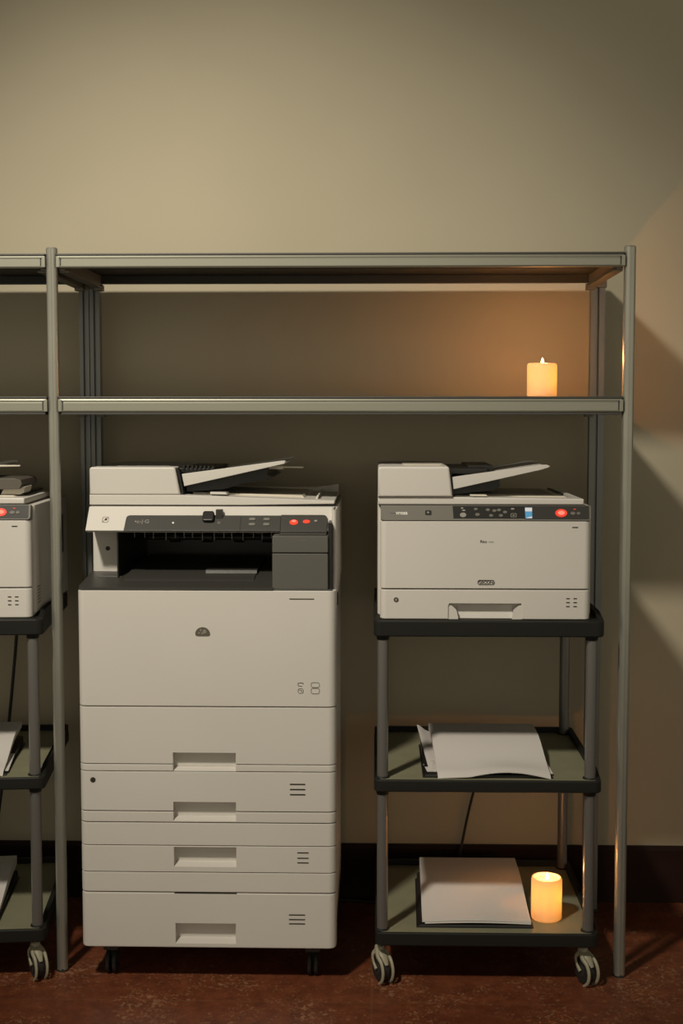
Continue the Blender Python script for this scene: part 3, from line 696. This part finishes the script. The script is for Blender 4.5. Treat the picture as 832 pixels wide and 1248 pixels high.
# placement of the left group: rotation about the cart's front right post
ANG = math.radians(6.2); PIV = Vector((.4700, 2.8825, 0)); NEW = Vector((-.7535, 2.8825, 0))
def place_left(o, label, dx=0., turn=ANG):
    c = copy_tree(o); c['label'] = label
    rel = Vector(o.location)-PIV+Vector((dx, 0, 0))
    c.location = NEW+Matrix.Rotation(turn, 3, 'Z') @ rel; c.rotation_euler = (0, 0, o.rotation_euler.z+turn)
    return c

cart = make_cart('black three-tier cart with grey posts standing right of the large copier'); cart['group'] = 'three-tier carts'
place_left(cart, 'black three-tier cart cut off by the left edge of the photo')
pr = make_printer('cream desktop printer on the right cart, beside the large copier'); pr['group'] = 'desktop printers on carts'
pl2 = place_left(pr, 'cream desktop printer at the left edge, mostly out of frame', .006, math.radians(3))
# the left printer has its output stop folded out over the lid
ORG = Vector(pr.location)
def extra(name, b, m, par):
    o = obj(name, b, m, par, 30); return o
b = NB(); prism(b, [(.270, 1.100), (.270, 1.119), (.4200, 1.1195), (.4330, 1.1160), (.4360, 1.1080), (.430, 1.0960), (.400, 1.0945)], 2.93, 3.10, 'y', bev=.002); ex = extra('output_shelf', b, mat('brown_grey_plastic', (.10, .085, .07), .5), pl2)
b = NB(); prism(b, [(.385, 1.0830), (.392, 1.0960), (.428, 1.0960), (.4350, 1.1010), (.4395, 1.1000), (.436, 1.0870), (.428, 1.0830)], 2.945, 3.02, 'y', bev=.001); extra('shelf_bracket', b, M['cream_in'], ex)
b = NB(); cyl(b, (.372, 2.99, 1.1445), (.4200, 2.99, 1.1450), .0028, .0018, n=12); extra('paper_stop', b, M['cream_in'], pl2)
mp = middle_papers(['black folder under papers on the middle tier of the right cart',
    'thick curled white paper pile on the middle tier of the right cart',
    'handwritten sheet sticking out left beneath the pile on the right cart\'s middle tier',
    'short torn handwritten slip at the front left corner of the middle-tier folder, right cart',
    'small white paper corner poking out right of the pile, right cart middle tier'])
for o, l in zip(mp, ['black folder under papers on the middle tier of the left-edge cart', 'white paper pile on the middle tier of the left-edge cart', None, None, 'paper corner poking out right of the pile on the left-edge cart\'s middle tier']):
    if l: place_left(o, l, .018)
bp = bottom_papers(['black folder under papers on the bottom tier beside the lower candle',
    'white paper pile on the bottom tier beside the lit candle',
    'thin sheet edge showing under the pile beside the lower candle'])
for o, l in zip(bp, ['black folder under papers on the bottom tier of the left-edge cart', 'white paper pile on the bottom tier of the left-edge cart', None]):
    if l: place_left(o, l, .030)
for o in COL.objects:
    if o.name.startswith('paper_stack'): o['group'] = 'paper piles on the carts'
    if o.name.startswith('loose_sheet'): o['group'] = 'loose sheets under the piles'

# ------------------------------------------------------------------ candles
def make_candle(x, y, z, r, h, label, power, lit, glow):
    c = thing('candle', label, 'candle', (x, y, z), 'lit pillar candles')
    b = NB(); t = .0035
    prof = [(0, .0006), (r-.004, .0006), (r-.001, .003), (r, .006), (r, h-.006), (r-.0012, h-.0015), (r-.0035, h), (r-.0065, h-.0015), (r-.0080, h-.006), (r-.0095, h*.22), (0, h*.20)]
    lathe(b, prof, 48, (x, y, z)); w = obj('wax_body', b, M['wax'], c, 60)
    b = NB(); lathe(b, [(0, h-.012), (r-.0088, h-.012), (r-.0088, h-.0125), (0, h-.0125)], 40, (x, y, z)); pool = obj('melted_pool', b, M['wax'], c, 60)
    b = NB(); tube(b, [(x, y, z+h-.0125), (x+.0004, y, z+h-.007), (x+.0010, y, z+h-.003)], .0008, 8); obj('wick', b, M['wick'], c)
    b = NB(); lathe(b, [(0, -.007), (.0022, -.005), (.0034, -.001), (.0030, .003), (.0014, .0075), (0, .0105)], 20, (x+.0008, y, z+h+lit)); obj('flame', b, M['flame'], c, 80)
    def lamp(nm, dz, p, rad, col):
        l = bpy.data.lights.new(nm, 'POINT'); l.energy = p; l.shadow_soft_size = rad; l.color = col
        o = bpy.data.objects.new(nm, l); COL.objects.link(o); o.parent = c; o.location = (0, 0, dz); return o
    lamp('flame_light', h+.016, power, .006, (1, .42, .13))
    lamp('wax_glow', h*.81, glow, .005, (1, .62, .23))  # extra lamp added inside the hollow wax so the body glows
    return c
make_candle(.3855, 3.12, ZS+.0002, .0345, .079, 'lit ivory pillar candle alone on the upper shelf', 1.6, .003, 1.3)
make_candle(.3875, 2.952, .1222, .0345, .097, 'lit ivory pillar candle on the bottom tier of the right cart', .48, -.001, 1.0)

# ------------------------------------------------------------------ cables
def cable(name, pts, r, label):
    global ORG
    ORG = Vector((0, 0, 0)); b = NB(); tube(b, pts, r, 10); o = obj(name, b, M['cable'], None, 60); tag(o, label, 'cable'); return o
cable('power_cable', [(.285, 3.305, .438), (.272, 3.345, .40), (.258, 3.368, .32), (.241, 3.372, .245), (.226, 3.370, .17), (.213, 3.362, .10), (.212, 3.350, .03), (.22, 3.33, .0045), (.30, 3.31, .0045)], .0034, 'thin black cable hanging behind the right cart')
cable('power_cable', [(-.905, 3.34, .82), (-.925, 3.365, .66), (-.950, 3.37, .44), (-.975, 3.37, .25), (-.992, 3.36, .12), (-1.0, 3.35, .02), (-1.03, 3.33, .0045)], .0042, 'thicker black cable hanging behind the left-edge cart')
cable('power_cable', [(-.13, 3.370, .004), (-.06, 3.375, .004), (0, 3.36, .004), (.05, 3.37, .004), (.12, 3.365, .004)], .0032, 'black cable lying along the wall on the floor')

# ------------------------------------------------------------------ light
def spot(name, loc, aim, power, rad, col, ang, blend):
    l = bpy.data.lights.new(name, 'SPOT'); l.energy = power; l.shadow_soft_size = rad; l.color = col
    l.spot_size = math.radians(ang); l.spot_blend = blend
    o = bpy.data.objects.new(name, l); COL.objects.link(o); o.location = loc
    o.rotation_euler = (Vector(aim)-Vector(loc)).to_track_quat('-Z', 'Y').to_euler(); return o
spot('ceiling_spotlight', (-1.17, .84, 3.23), (-0.396, 2.968, 1.262), 375, .13, (1, .92, .76), 54, 1.0)

w = bpy.data.worlds.new('room_ambience'); scn.world = w; w.use_nodes = True
nt = w.node_tree; N = nt.nodes; L = nt.links; bg = N['Background']
tc = N.new('ShaderNodeTexCoord'); sp = N.new('ShaderNodeSeparateXYZ'); L.new(tc.outputs['Generated'], sp.inputs[0])
r = N.new('ShaderNodeValToRGB'); mr = N.new('ShaderNodeMapRange'); mr.inputs[1].default_value = -1; mr.inputs[2].default_value = 1
L.new(sp.outputs['Z'], mr.inputs[0]); L.new(mr.outputs[0], r.inputs['Fac'])
e = r.color_ramp.elements; e[0].position = .30; e[0].color = (.05, .04, .03, 1); e[1].position = .80; e[1].color = (.03, .028, .022, 1)
m2 = e.new(.47); m2.color = (.50, .46, .35, 1); m3 = e.new(.58); m3.color = (.46, .42, .32, 1); m4 = e.new(.68); m4.color = (.12, .11, .085, 1)
L.new(r.outputs['Color'], bg.inputs['Color']); bg.inputs['Strength'].default_value = 1.25

# ------------------------------------------------------------------ camera
cam = bpy.data.cameras.new('camera'); co = bpy.data.objects.new('camera', cam); COL.objects.link(co)
cam.sensor_fit = 'VERTICAL'; cam.sensor_height = 24; cam.lens = 24*1622/1248; cam.clip_start = .05
co.location = (0, 0, 1.256); co.rotation_euler = (math.radians(90-4.1), 0, math.radians(1.48))
scn.camera = co
scn.view_settings.view_transform = 'Standard'; scn.view_settings.look = 'None'; scn.view_settings.gamma = 1
scn.view_settings.use_curve_mapping = False; scn.view_settings.exposure = 0.0
